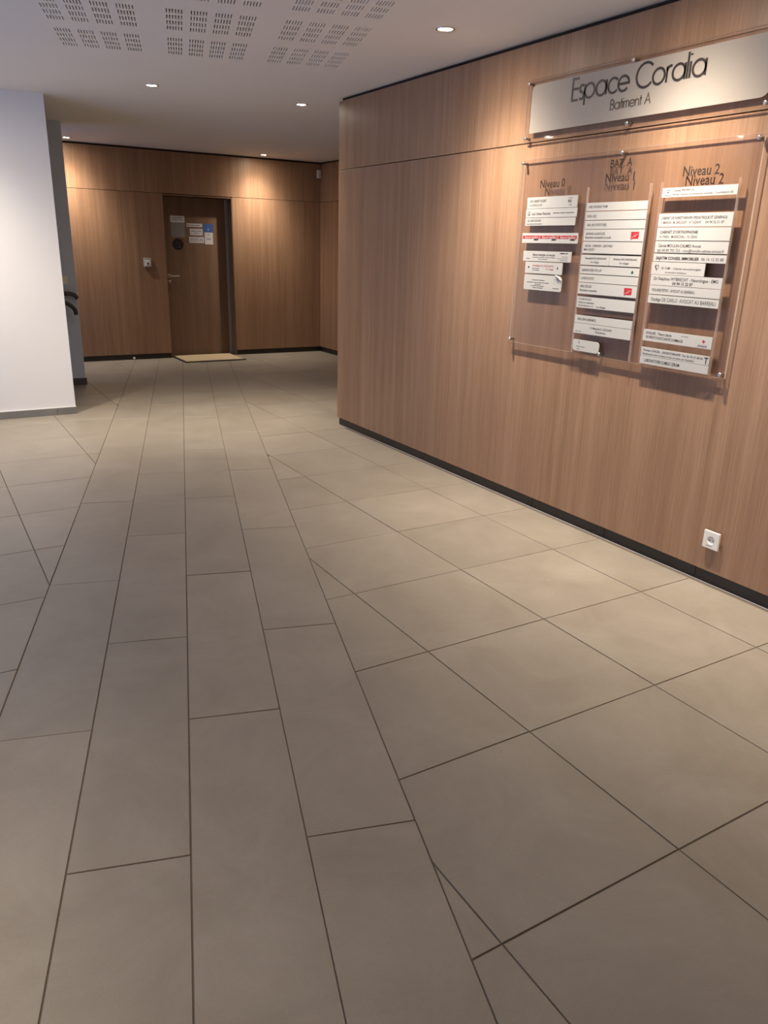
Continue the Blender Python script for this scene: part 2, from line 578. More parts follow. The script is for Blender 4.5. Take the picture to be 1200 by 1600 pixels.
tile_cache = {}
def tile(poly, key=None):
    if len(poly) < 3: return
    if area(poly) < 0: poly = poly[::-1]
    if area(poly) < 0.004: return
    cx = sum(p[0] for p in poly) / len(poly); cy = sum(p[1] for p in poly) / len(poly)
    if key is not None and key in tile_cache:
        me = tile_cache[key]
    else:
        lp = [(p[0] - cx, p[1] - cy) for p in poly]
        outer = inset(lp, 0.0022); inner = inset(lp, 0.0034)
        if len(outer) < 3: return
        if len(inner) != len(outer):
            inner = [(p[0] * 0.99, p[1] * 0.99) for p in outer]
        n = len(outer)
        V = [(x, y, -0.010) for x, y in outer] + [(x, y, -0.0012) for x, y in outer] + [(x, y, 0.0) for x, y in inner]
        Fc = [tuple(range(2 * n, 3 * n))]
        for i in range(n):
            j = (i + 1) % n
            Fc += [(i, j, n + j, n + i), (n + i, n + j, 2 * n + j, 2 * n + i)]
        me = mesh('tile', V, Fc)
        if key is not None: tile_cache[key] = me
    o = obj('tile', me, M['tile'], floor, (cx, cy, random.uniform(-0.0006, 0.0004)))
    o.rotation_euler = (random.uniform(-1, 1) * 0.0012, random.uniform(-1, 1) * 0.0012, 0)

U = [-0.665, -0.363, -0.060, 0.242, 0.543]
for c in range(4):
    v0, st = ((2.280, 1.199), (1.660, 1.203))[c % 2]
    k = -4
    while True:
        va, vb = v0 + k * st, v0 + (k + 1) * st
        k += 1
        if va > 11.6: break
        quad = [uv2xy(U[c], va), uv2xy(U[c + 1], va), uv2xy(U[c + 1], vb), uv2xy(U[c], vb)]
        ys = [p[1] for p in quad]
        if max(ys) < YR or min(ys) > YB + 0.1: continue
        full = min(ys) > YR and max(ys) < YB + 0.2
        if not full:
            quad = clip(clip(quad, 0, 1, YB + 0.2), 0, -1, -YR)
        tile(quad, ('p', c % 2) if full else None)

def hidden(x0, x1, y0, y1):
    if x0 >= XW and y1 < YC: return True
    if x1 < XL or x0 > XS or y1 < YR or y0 > YB: return True
    if y0 > YP + 0.3 and x1 < 0.1: return True
    return False
G = 0.602
for side in (0, 1):
    gx = 1.556 if side else 0.366
    for i in range(-9, 9):
        for j in range(-8, 17):
            x0 = gx + i * G; y0 = 1.600 + j * G
            x1, y1 = x0 + G, y0 + G
            if hidden(x0, x1, y0, y1): continue
            q0 = [(x0, y0), (x1, y0), (x1, y1), (x0, y1)]
            q = q0
            if side: q = clip(q, -UA[0], -UA[1], -U[4])
            else: q = clip(q, UA[0], UA[1], U[0])
            if x1 > XW and y1 < YC + 0.2 and x0 < XW: q = clip(q, 1, 0, XW - 0.010)
            if x0 < XL: q = clip(q, -1, 0, -XL)
            if y0 < YR: q = clip(q, 0, -1, -YR)
            tile(q, 'sq' if (len(q) == 4 and abs(area(q) - G * G) < 1e-6) else None)

# ------------------------------------------------------------------ ceiling with slotted acoustic blocks
BU, BW, BP = -0.010, 0.080, 0.1216
BL_, RP = 0.410, 0.595
blocks_u = sorted((BU + 0.6 * k + BP * c) for k in (-1, 0, 1) for c in range(4))
blocks_v = [2.750, 3.345, 3.940, 4.535, 5.130]
us = [-9.0] + [q for b in blocks_u for q in (b, b + BW)] + [9.0]
vs2 = [-6.0] + [q for b in blocks_v for q in (b, b + BL_)] + [13.0]
V, Fc, idx = [], [], {}
def cv_(i, j):
    if (i, j) not in idx:
        idx[(i, j)] = len(V)
        x, y = uv2xy(us[i], vs2[j]); V.append((x, y, CH))
    return idx[(i, j)]
for i in range(len(us) - 1):
    for j in range(len(vs2) - 1):
        if i % 2 == 1 and j % 2 == 1: continue
        Fc.append((cv_(i, j), cv_(i, j + 1), cv_(i + 1, j + 1), cv_(i + 1, j)))
ceiling = obj('ceiling', mesh('ceiling', V, Fc), M['ceiling_paint'])
tag(ceiling, 'off-white plasterboard ceiling with blocks of acoustic slots', 'ceiling', kind='structure')
# one block: 6 x 4 real slots, dark cavity above
SW, SL = 0.0062, 0.074
su = [0.0]
for k in range(6):
    s0 = k * (BW - SW) / 5
    su += ([] if k == 0 else [s0]) + [s0 + SW]
sv = [0.0]
for k in range(4):
    s0 = k * (BL_ - SL) / 3
    sv += ([] if k == 0 else [s0]) + [s0 + SL]
V, Fc, mi = [], [], []
def q4(pts, m):
    k = len(V); V.extend(pts); Fc.append((k, k + 1, k + 2, k + 3)); mi.append(m)
DT = 0.012
for i in range(len(su) - 1):
    for j in range(len(sv) - 1):
        a, b, c, d = su[i], su[i + 1], sv[j], sv[j + 1]
        if i % 2 == 0 and j % 2 == 0:
            q4([(a, c, 0), (a, c, DT), (a, d, DT), (a, d, 0)], 0)
            q4([(b, c, 0), (b, d, 0), (b, d, DT), (b, c, DT)], 0)
            q4([(a, c, 0), (b, c, 0), (b, c, DT), (a, c, DT)], 0)
            q4([(a, d, 0), (a, d, DT), (b, d, DT), (b, d, 0)], 0)
            q4([(a, c, DT), (a, d, DT), (b, d, DT), (b, c, DT)], 1)
        else:
            q4([(a, c, 0), (a, d, 0), (b, d, 0), (b, c, 0)], 0)
bme = mesh('slotted_block', V, Fc)
bme.materials.append(M['ceiling_paint']); bme.materials.append(M['void'])
for p, m_ in zip(bme.polygons, mi): p.material_index = m_
for bu in blocks_u:
    for bv in blocks_v:
        x, y = uv2xy(bu, bv)
        o = bpy.data.objects.new('slotted_block', bme); COL.objects.link(o)
        o.parent = ceiling; o.location = (x, y, CH); o.rotation_euler = (0, 0, -TH)
roof = obj('slab_above', box('slab_above', -9, 9, -8, 14, CH + 0.10, CH + 0.2), M['void'], ceiling)

# ------------------------------------------------------------------ wood-panelled walls
PB = 0.068          # bottom of the panels
PT = CH - 0.022     # top of the panels (shadow gap above)
PTH = 0.020
def panels_x(parent, x, y0, y1, sgn=-1):
    """panels on a wall whose face is at x and looks to -X"""
    for z0, z1 in ((PB, GR - 0.0025), (GR + 0.0025, PT)):
        obj('wood_panel', box('wood_panel', x, x + PTH, y0, y1, z0, z1, 0.0012), M['wood'], parent)
def panels_y(parent, y, spans):
    for x0, x1, z0, z1 in spans:
        obj('wood_panel', box('wood_panel', x0, x1, y, y + PTH, z0, z1, 0.0012), M['wood'], parent)

wall_right = obj('wall_right', box('wall_right', XW + PTH + 0.001, XS + 0.15, YR, YC - PTH - 0.001, -0.005, CH), M['groove'])
tag(wall_right, 'oak-panelled wall carrying the building sign and the directory', 'wall', kind='structure')
panels_x(wall_right, XW, YR, YC)
for z0, z1 in ((PB, GR - 0.0025), (GR + 0.0025, PT)):
    obj('wood_panel', box('wood_panel', XW + PTH + 0.002, XS, YC - PTH, YC, z0, z1, 0.0012), M['wood'], wall_right)

wall_side = obj('wall_recess', box('wall_recess', XS + PTH + 0.001, XS + 0.15, YC, YB + 0.3, -0.005, CH), M['groove'])
tag(wall_side, 'short oak-panelled side wall of the far recess', 'wall', kind='structure')
panels_x(wall_side, XS, YC + 0.001, YB)

DX0, DX1, DH, DD = 2.962, 3.888, 2.055, 0.16      # door opening and recess depth
bm = bmesh.new()
yb0 = YB + PTH + 0.001
box_bm(bm, 0.0, DX0, yb0, yb0 + 0.3, -0.005, CH)
box_bm(bm, DX1, XS + PTH, yb0, yb0 + 0.3, -0.005, CH)
box_bm(bm, DX0, DX1, yb0, yb0 + 0.3, DH + 0.02, CH)
box_bm(bm, DX0, DX1, yb0 + DD + 0.05, yb0 + 0.3, -0.005, DH + 0.02)
wall_back = obj('wall_back', bm_mesh('wall_back', bm), M['groove'])
tag(wall_back, 'oak-panelled back wall around the far door', 'wall', kind='structure')
panels_y(wall_back, YB, [(0.0, DX0 - 0.002, PB, GR - 0.0025), (DX1 + 0.002, XS - 0.001, PB, GR - 0.0025), (0.0, XS - 0.001, GR + 0.0025, PT)])

# ------------------------------------------------------------------ dark plinths
def plinth_run(name, label, axis, face, a0, a1, h, mat, first=None, step=0.602, thick=0.010, caulk=False, sgn=-1):
    base = empty(name, (face if axis == 'x' else (a0 + a1) / 2, (a0 + a1) / 2 if axis == 'x' else face, 0))
    tag(base, label, 'baseboard', kind='structure')
    cuts = [a0]
    c = (first if first is not None else a0 + step)
    while c < a1 - 0.02:
        if c > a0 + 0.02: cuts.append(c)
        c += step
    cuts.append(a1)
    for p, q in zip(cuts, cuts[1:]):
        if axis == 'x':
            me = box('tile', face, face + thick, p + 0.0012, q - 0.0012, 0.0, h, 0.0008)
        else:
            me = box('tile', p + 0.0012, q - 0.0012, face, face + thick, 0.0, h, 0.0008)
        obj('tile', me, mat, base)
    if caulk == 'floor':
        obj('sealant', box('sealant', face - 0.002, face, a0, a1, -0.001, 0.0022), M['caulk'], base)
    if caulk == 'top':
        obj('sealant', box('sealant', a0, a1 - 0.001, face + 0.001, face + thick, h, h + 0.006, 0.001), M['caulk'], base)
    return base
plinth_run('baseboard_right', 'dark tiled plinth set back under the sign wall panels', 'x', XW + 0.014, YR, YC - 0.012, 0.064, M['plinth'], first=YR + (2.193 - YR) % 0.602, caulk='floor')
plinth_run('baseboard_recess', 'dark tiled plinth under the far recess side wall', 'x', XS + 0.006, YC, YB, 0.064, M['plinth'])
plinth_run('baseboard_back_left', 'dark tiled plinth under the back wall, left of the far door', 'y', YB + 0.006, 0.0, DX0, 0.064, M['plinth'])
plinth_run('baseboard_back_right', 'dark tiled plinth under the back wall, right of the far door', 'y', YB + 0.006, DX1, XS - 0.002, 0.064, M['plinth'])

# ------------------------------------------------------------------ white wall, grey wall, entrance side
wall_white = obj('wall_left', box('wall_left', XL - 0.15, XP, YP, YP + 0.20, -0.005, CH), M['white_paint'])
tag(wall_white, 'plain white painted wall on the left', 'wall', kind='structure')
plinth_run('baseboard_left', 'grey tiled skirting along the foot of the white wall', 'y', YP - 0.012, XL, XP + 0.006, 0.062, M['skirt'], first=1.000 - 0.602 * 6, thick=0.012, caulk='top')

wall_grey = obj('wall_grey', box('wall_grey', -0.6, XG, YG, YG + 0.25, -0.005, CH), M['cool_lit_grey_paint'])
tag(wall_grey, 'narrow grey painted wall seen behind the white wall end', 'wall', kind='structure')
plinth_run('baseboard_grey', 'dark tiled skirting at the foot of the grey wall', 'y', YG - 0.012, -0.5, XG + 0.012, 0.072, M['skirt_dark'], thick=0.012)
wall_stair = obj('wall_stair', box('wall_stair', -0.75, -0.6, YP + 0.2, YB + 0.3, -0.005, CH), M['cool_lit_grey_paint'])
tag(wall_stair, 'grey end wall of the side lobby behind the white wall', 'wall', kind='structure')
wall_rear = obj('wall_rear', box('wall_rear', XL - 0.15, XW + 0.3, YR - 0.15, YR, -0.005, CH), M['white_paint'])
tag(wall_rear, 'white wall behind the viewer', 'wall', kind='structure')
# entrance side: unseen wall, glazed opening added to let in cool light
EY0, EY1, EH = 2.6, 5.6, 2.35
bm = bmesh.new()
box_bm(bm, XL - 0.15, XL, YR, EY0, -0.005, CH)
box_bm(bm, XL - 0.15, XL, EY1, YP, -0.005, CH)
box_bm(bm, XL - 0.15, XL, EY0, EY1, EH, CH)
wall_ent = obj('wall_entrance', bm_mesh('wall_entrance', bm), M['white_paint'])
tag(wall_ent, 'white wall with an unseen glazed entrance added for cool light', 'wall', kind='structure')
win = empty('unseen_window_1', (XL - 0.075, (EY0 + EY1) / 2, 0))
tag(win, 'unseen glazed entrance front added for cool light, with grey aluminium frame', 'window', kind='structure')
for k in range(4):
    yy = EY0 + (EY1 - EY0 - 0.06) * k / 3
    obj('mullion', box('mullion', XL - 0.10, XL - 0.05, yy, yy + 0.06, 0, EH, 0.003), M['grey_metal'], win)
for k in range(3):
    ya = EY0 + (EY1 - EY0 - 0.06) * k / 3 + 0.06
    yb_ = EY0 + (EY1 - EY0 - 0.06) * (k + 1) / 3
    obj('transom', box('transom', XL - 0.10, XL - 0.05, ya, yb_, EH - 0.06, EH, 0.003), M['grey_metal'], win)
    obj('transom', box('transom', XL - 0.10, XL - 0.05, ya, yb_, 0, 0.06, 0.003), M['grey_metal'], win)
    obj('pane', box('pane', XL - 0.078, XL - 0.072, ya, yb_, 0.06, EH - 0.06), M['clear'], win)

# ------------------------------------------------------------------ far door
YD = YB + DD                       # door leaf face
door = empty('door_1', ((DX0 + DX1) / 2, YD, 0))
tag(door, 'dark brown flush door set back in the oak-panelled back wall', 'door', kind='structure')
leaf = obj('door_leaf', box('door_leaf', DX0 + 0.012, DX1 - 0.052, YD, YD + 0.04, 0.008, DH - 0.012, 0.002), M['door_wood'], door)
for x0, x1 in ((DX0 - 0.001, DX0 + 0.008), (DX1 - 0.012, DX1 + 0.001)):
    obj('door_jamb', box('door_jamb', x0, x1, YB + 0.001, YD + 0.045, 0, DH, 0.001), M['door_wood'], door)
obj('door_head', box('door_head', DX0 + 0.008, DX1 - 0.012, YB + 0.001, YD + 0.045, DH - 0.008, DH + 0.008, 0.001), M['door_wood'], door)
obj('edge_strip', box('edge_strip', DX1 - 0.050, DX1 - 0.013, YD - 0.012, YD + 0.04, 0.004, DH - 0.010, 0.002), M['grey_metal'], door)
HX, HZ = 3.035, 1.058
h = obj('door_handle', tube('door_handle', smooth_path([(HX, YD, HZ), (HX, YD - 0.035, HZ), (HX + 0.012, YD - 0.05, HZ), (HX + 0.05, YD - 0.052, HZ), (HX + 0.125, YD - 0.050, HZ)], 5), 0.0085), M['steel'], door)
obj('rose', lathe('rose', [(0.024, 0.0), (0.024, 0.006), (0.020, 0.008)], 20, '-Y'), M['steel'], h, (HX, YD, HZ))
lk = obj('lock', lathe('lock', [(0.022, 0.0), (0.022, 0.006), (0.009, 0.008), (0.009, 0.012)], 20, '-Y'), M['steel'], door, (HX, YD, HZ - 0.075))

def by(u, v, t=0.0): return (u, YD - t, v)
def notice(name, label, poly, mat, th=0.0015, cat='notice'):
    o = obj(name, prism(name, poly, lambda u, v, t: (u, YD - t, v), 0.0002, th), mat)
    return tag(o, label, cat, 'notices stuck on the far door')
def rect(u0, u1, v0, v1): return [(u0, v0), (u1, v0), (u1, v1), (u0, v1)]
YN = YD
sc_ = YD / 10.64
def dx(x): return x * sc_
def dz(z): return 1.5 + (z - 1.5) * sc_
P_ = lambda a, b, c, d: rect(dx(a), dx(b), dz(c), dz(d))
o = notice('door_notice', 'pale notice card at the top left of the far door', P_(3.080, 3.268, 1.728, 1.812), M['paper'])
pr = Print(lambda u, v: (u, YD - 0.0018, v))
pr.text('~7', dx(3.115), dx(3.245), dz(1.780), 0.014, 0.01); pr.text('~926', dx(3.10), dx(3.25), dz(1.757), 0.012)
pr.build('lettering', M['print_grey'], o)
notice('door_notice', 'dull grey card below the pale card on the far door', P_(3.082, 3.266, 1.546, 1.722), M['paper_grey'])
o = notice('door_disc', 'round black sticker on the far door under the grey card', [(dx(3.164) + 0.074 * math.cos(a * math.pi / 16), dz(1.459) + 0.074 * math.sin(a * math.pi / 16)) for a in range(32)], M['black'], cat='sticker')
pr = Print(lambda u, v: (u, YD - 0.0018, v))
pr.text('~6', dx(3.13), dx(3.20), dz(1.480), 0.010); pr.text('~34', dx(3.125), dx(3.205), dz(1.455), 0.012)
pr.poly(rect(dx(3.168), dx(3.190), dz(1.415), dz(1.437)))
pr.build('lettering', M['print_grey'], o)
o = notice('door_notice', 'narrow white strip notice, topmost of the three stacked on the far door', P_(3.292, 3.504, 1.681, 1.724), M['paper'])
pr = Print(lambda u, v: (u, YD - 0.0018, v)); pr.disc(dx(3.312), dz(1.702), 0.009); pr.text('~86', dx(3.335), dx(3.47), dz(1.696), 0.012); pr.build('lettering', M['print_grey'], o)
o = notice('door_notice', 'small white notice, middle of the three stacked on the far door', P_(3.332, 3.507, 1.577, 1.660), M['paper'])
pr = Print(lambda u, v: (u, YD - 0.0018, v)); pr.text('~736', dx(3.352), dx(3.485), dz(1.622), 0.012); pr.text('~5', dx(3.39), dx(3.44), dz(1.600), 0.010); pr.build('lettering', M['print_grey'], o)
o = notice('door_notice', 'white notice with grey text, lowest of the three stacked on the far door', P_(3.318, 3.520, 1.481, 1.558), M['paper'])
pr = Print(lambda u, v: (u, YD - 0.0018, v)); pr.text('~76', dx(3.335), dx(3.44), dz(1.525), 0.012); pr.text('~375', dx(3.335), dx(3.45), dz(1.503), 0.010); pr.text('M', dx(3.465), dx(3.50), dz(1.505), 0.026); pr.build('lettering', M['print_grey'], o)
o = notice('door_notice', 'blue square notice at the right of the door papers', P_(3.517, 3.651, 1.622, 1.724), M['blue'])
pr = Print(lambda u, v: (u, YD - 0.0018, v)); pr.text('l', dx(3.580), dx(3.588), dz(1.640), 0.030); pr.build('lettering', M['paper'], o)
o = notice('door_notice', 'upright white notice under the blue one on the far door', P_(3.530, 3.645, 1.467, 1.618), M['paper'])
pr = Print(lambda u, v: (u, YD - 0.0018, v)); pr.poly(rect(dx(3.562), dx(3.582), dz(1.530), dz(1.540))); pr.poly(rect(dx(3.590), dx(3.612), dz(1.530), dz(1.540))); pr.text('~4', dx(3.57), dx(3.60), dz(1.585), 0.012); pr.build('lettering', M['print'], o)

# door mat
mat_ = empty('doormat', (3.42, 10.32, 0))
tag(mat_, 'beige coir doormat with black rubber edge in front of the far door', 'doormat')
obj('rubber_base', box('rubber_base', 2.985, 3.825, 10.005, 10.635, 0.0005, 0.010, 0.003), M['rubber'], mat_)
obj('coir_pile', box('coir_pile', 3.012, 3.798, 10.032, 10.608, 0.009, 0.017, 0.003), M['coir'], mat_)
# door stop
ds = empty('door_stop', (2.436, 10.43, 0))
tag(ds, 'small steel floor door stop with white cap by the back wall plinth', 'door stop')
obj('post', lathe('post', [(0.012, 0.0), (0.012, 0.004), (0.007, 0.006), (0.007, 0.022)], 14), M['steel'], ds, (2.436, 10.43, 0))
obj('cap', lathe('cap', [(0.012, 0.022), (0.015, 0.026), (0.015, 0.038), (0.011, 0.043)], 14), M['plastic'], ds, (2.436, 10.43, 0))
# badge reader left of the door
rd = empty('entry_button_box', (2.715, YB, 1.17))
tag(rd, 'small white square entry box on the panelling left of the far door', 'entry box')
obj('housing', box('housing', 2.668, 2.762, YB - 0.028, YB, 1.172, 1.284, 0.004, 2), M['grey_plastic'], rd)
obj('cover', box('cover', 2.680, 2.750, YB - 0.036, YB - 0.027, 1.184, 1.258, 0.003, 2), M['plastic'], rd)
obj('button', lathe('button', [(0.014, 0.0), (0.014, 0.004), (0.011, 0.006)], 18, '-Y'), M['print_grey'], rd, (2.715, YB - 0.036, 1.215))
# motion sensor in the recess corner
ms = empty('motion_sensor', (5.163, YB, 2.378))
tag(ms, 'small white motion sensor high in the far right corner', 'sensor')
obj('housing', box('housing', 5.134, 5.188, YB - 0.045, YB, 2.378, 2.484, 0.010, 3), M['plastic'], ms)
obj('lens', box('lens', 5.142, 5.180, YB - 0.050, YB - 0.043, 2.390, 2.430, 0.003, 2), M['paper'], ms)

# light switch and handrails on the grey wall
sw = empty('light_switch', (1.405, YG, 1.046))
tag(sw, 'square light switch on the grey wall above the handrails', 'switch')
obj('switch_plate', box('switch_plate', 1.366, 1.448, YG - 0.010, YG, 1.046, 1.128, 0.003, 2), M['plastic'], sw)
obj('rocker', box('rocker', 1.384, 1.430, YG - 0.014, YG - 0.009, 1.064, 1.110, 0.002), M['plastic'], sw)
def handrail(label, pts, brx, brz):
    e = empty('handrail', (brx, YG, brz - 0.05))
    tag(e, label, 'handrail', 'handrails on the grey wall')
    obj('rail', tube('rail', smooth_path(pts, 6), 0.021, 16), M['rail_black'], e)
    obj('bracket', tube('bracket', smooth_path([(brx, YG, brz - 0.045), (brx, YG - 0.045, brz - 0.045), (brx, pts[0][1], brz - 0.03), (brx, pts[0][1], brz)], 4), 0.008), M['rail_black'], e)
handrail('upper dark handrail running level along the grey wall and turned down at its end',
         [(1.00, 8.782, 0.955), (1.30, 8.782, 0.955), (1.44, 8.782, 0.953), (1.492, 8.782, 0.938), (1.518, 8.782, 0.905)], 1.08, 0.955)
handrail('lower dark handrail sloping down the grey wall with a hooked end',
         [(1.24, 8.700, 0.950), (1.32, 8.700, 0.900), (1.42, 8.700, 0.848), (1.468, 8.700, 0.800), (1.476, 8.700, 0.748)], 1.27, 0.932)

# ------------------------------------------------------------------ power outlet on the sign wall
po = empty('power_outlet', (XW, 2.113, 0.187))
tag(po, 'white square power outlet low on the sign wall', 'outlet')
obj('back_box', lathe('back_box', [(0.034, 0.0), (0.034, 0.012)], 24, '-X'), M['grey_plastic'], po, (XW, 2.113, 0.222))
YO0, YO1, ZO0, ZO1 = 2.071, 2.156, 0.188, 0.273
def wl(u, v, t): return (t, u, v)
# frame around a round well
n = 32
V, Fc = [], []
xf = XW - 0.022; cyo, czo = (YO0 + YO1) / 2, (ZO0 + ZO1) / 2; hr = 0.0425
sq, ci = [], []
for i in range(n):
    a = 2 * math.pi * i / n
    c, s = math.cos(a), math.sin(a)
    k = hr / max(abs(c), abs(s))
    sq.append((cyo + k * c, czo + k * s)); ci.append((cyo + 0.020 * c, czo + 0.020 * s))
for (y, z) in sq: V.append((XW - 0.012, y, z))
for (y, z) in sq: V.append((xf, cyo + (y - cyo) * 0.97, czo + (z - czo) * 0.97))
for (y, z) in ci: V.append((xf, y, z))
for (y, z) in ci: V.append((xf + 0.006, cyo + (y - cyo) * 0.94, czo + (z - czo) * 0.94))
for i in range(n):
    j = (i + 1) % n
    for r in range(3):
        Fc.append((r * n + i, r * n + j, (r + 1) * n + j, (r + 1) * n + i))
Fc.append(tuple(range(3 * n, 4 * n))); Fc.append(tuple(range(n - 1, -1, -1)))
face = obj('face_plate', mesh('face_plate', V, Fc), M['plastic'], po)
for dy_, dz_ in ((0.0095, 0.0), (-0.0095, 0.0)):
    obj('pin_hole', lathe('pin_hole', [(0.0026, 0.0), (0.0026, 0.001)], 12, '-X'), M['black'], po, (xf + 0.0058, cyo + dy_, czo + dz_ - 0.003))
obj('earth_pin', lathe('earth_pin', [(0.0024, 0.0), (0.0024, 0.005), (0.001, 0.006)], 12, '-X'), M['steel'], po, (xf + 0.0058, cyo, czo + 0.010))
pr = Print(lambda u, v: (xf - 0.0004, cyo + 0.03 - u, v)); pr.poly(rect(0.008, 0.040, czo - 0.030, czo - 0.028)); pr.build('mark', M['print_grey'], po)

# ------------------------------------------------------------------ downlights
ring_me = lathe('trim_ring', [(0.052, 0.0), (0.052, 0.003), (0.049, 0.0055), (0.042, 0.0055), (0.037, 0.0005)], 32, '-Z', cap0=False, cap1=False)
lens_me = lathe('lens', [(0.0375, 0.0008), (0.030, 0.0022), (0.004, 0.0028)], 28, '-Z', cap0=False)
def beam_nodes(ld):
    ld.use_nodes = True
    nt = ld.node_tree
    em = nt.nodes['Emission']
    tc = nt.nodes.new('ShaderNodeTexCoord')
    sx = nt.nodes.new('ShaderNodeSeparateXYZ')
    ab = nt.nodes.new('ShaderNodeMath'); ab.operation = 'ABSOLUTE'
    ac = nt.nodes.new('ShaderNodeMath'); ac.operation = 'ARCCOSINE'
    dv = nt.nodes.new('ShaderNodeMath'); dv.operation = 'DIVIDE'; dv.inputs[1].default_value = math.pi / 2
    rp = nt.nodes.new('ShaderNodeValToRGB')
    rp.color_ramp.interpolation = 'B_SPLINE'
    while len(rp.color_ramp.elements) > 1:
        rp.color_ramp.elements.remove(rp.color_ramp.elements[0])
    for i, (ang, val) in enumerate(BEAM):
        el = rp.color_ramp.elements[0] if i == 0 else rp.color_ramp.elements.new(ang / 90)
        el.position = ang / 90
        el.color = (val, val, val, 1)
    nt.links.new(tc.outputs['Normal'], sx.inputs[0])
    nt.links.new(sx.outputs['Z'], ab.inputs[0])
    nt.links.new(ab.outputs[0], ac.inputs[0])
    nt.links.new(ac.outputs[0], dv.inputs[0])
    nt.links.new(dv.outputs[0], rp.inputs['Fac'])
    nt.links.new(rp.outputs['Color'], em.inputs['Strength'])
for x, y, w, tx, ty, lab in DOWNLIGHTS:
    d = empty('downlight', (x, y, CH))
    tag(d, lab, 'downlight', 'recessed downlights in the ceiling')
    for nm_, me_, mt in (('trim_ring', ring_me, M['steel']), ('lens', lens_me, M['lamp'])):
        p = obj(nm_, me_, mt, d, (x, y, CH))
    ld = bpy.data.lights.new('spot_beam', 'SPOT')
    ld.energy = w; ld.color = LAMP_COL
    ld.spot_size = math.radians(176); ld.spot_blend = 0.05
    beam_nodes(ld)
    ld.shadow_soft_size = 0.022
    lo = bpy.data.objects.new('spot_beam', ld); COL.objects.link(lo)
    lo.parent = d; lo.location = (0, 0, -0.012)
    lo.rotation_euler = (math.radians(ty), -math.radians(tx), 0)

# ------------------------------------------------------------------ building sign and directory board
def wx(u, v, t): return (t, u, v)
stand_me = lathe('standoff', [(0.0075, -0.024), (0.0075, 0.006), (0.0090, 0.0065), (0.0098, 0.009), (0.0090, 0.013), (0.006, 0.015)], 18, '-X')
def acrylic_panel(name, y0, y1, z0, z1, parent, x=3.088, th=0.010):
    me = box(name, x, x + th, y0, y1, z0, z1)
    me.materials.append(M['clear']); me.materials.append(M['clear_edge'])
    for p in me.polygons:
        p.material_index = 0 if abs(p.normal.x) > 0.5 else 1
    return obj(name, me, None, parent)
sign = empty('building_sign', (XW, 2.94, 2.07))
tag(sign, 'long acrylic sign with frosted band and dark lettering at the top of the sign wall', 'sign')
acrylic_panel('clear_panel', 2.187, 3.690, 2.072, 2.376, sign)
fr_poly = [(-u, v) for u, v in rounded(-3.652, -2.196, 2.112, 2.348, (0, 0.045, 0, 0.032))]
obj('frosted_band', prism('frosted_band', fr_poly, wx, 3.0868, 3.0876), M['frost'], sign)
big = lambda u, v, lay: (3.0862 - 0.0016 * lay, -u, v)
obj('lettering', stroke_text('Espace Coralia', -3.336, -2.527, 2.236, 0.098, 0.0102, big), M['ink'], sign)
obj('lettering', stroke_text('Batiment A', -3.060, -2.812, 2.162, 0.043, 0.0052, big), M['ink_grey'], sign)
for y in (3.672, 2.935, 2.205):
    for z in (2.358, 2.089):
        obj('standoff', stand_me, M['steel'], sign, (3.088, y, z))

board = empty('directory_board', (XW, 2.94, 0.98))
tag(board, 'large clear acrylic directory board with three columns of nameplates', 'directory board')
acrylic_panel('clear_panel', 2.188, 3.688, 0.980, 1.980, board)
for y in (3.673, 2.942, 2.206):
    for z in (1.962, 0.997):
        obj('standoff', stand_me, M['steel'], board, (3.088, y, z))
for y0 in (3.1415, 2.7335, 2.6675, 2.2595):
    obj('rail', box('rail', 3.0735, 3.0875, y0, y0 + 0.0050, 0.985, 1.815, 0.001), M['rail'], board)
def head(s, ya, yb, base, cap):
    p = Print(lambda u, v: (3.0872, -u, v)); p.text(s, -ya, -yb, base, cap, 0.014)
    p.build('lettering', M['ink'], board)
head('Niveau 0', 3.523, 3.330, 1.829, 0.040)
head('BAT. A', 3.016, 2.876, 1.900, 0.036)
head('Niveau 1', 3.040, 2.853, 1.834, 0.040)
head('Niveau 2', 2.569, 2.378, 1.836, 0.041)

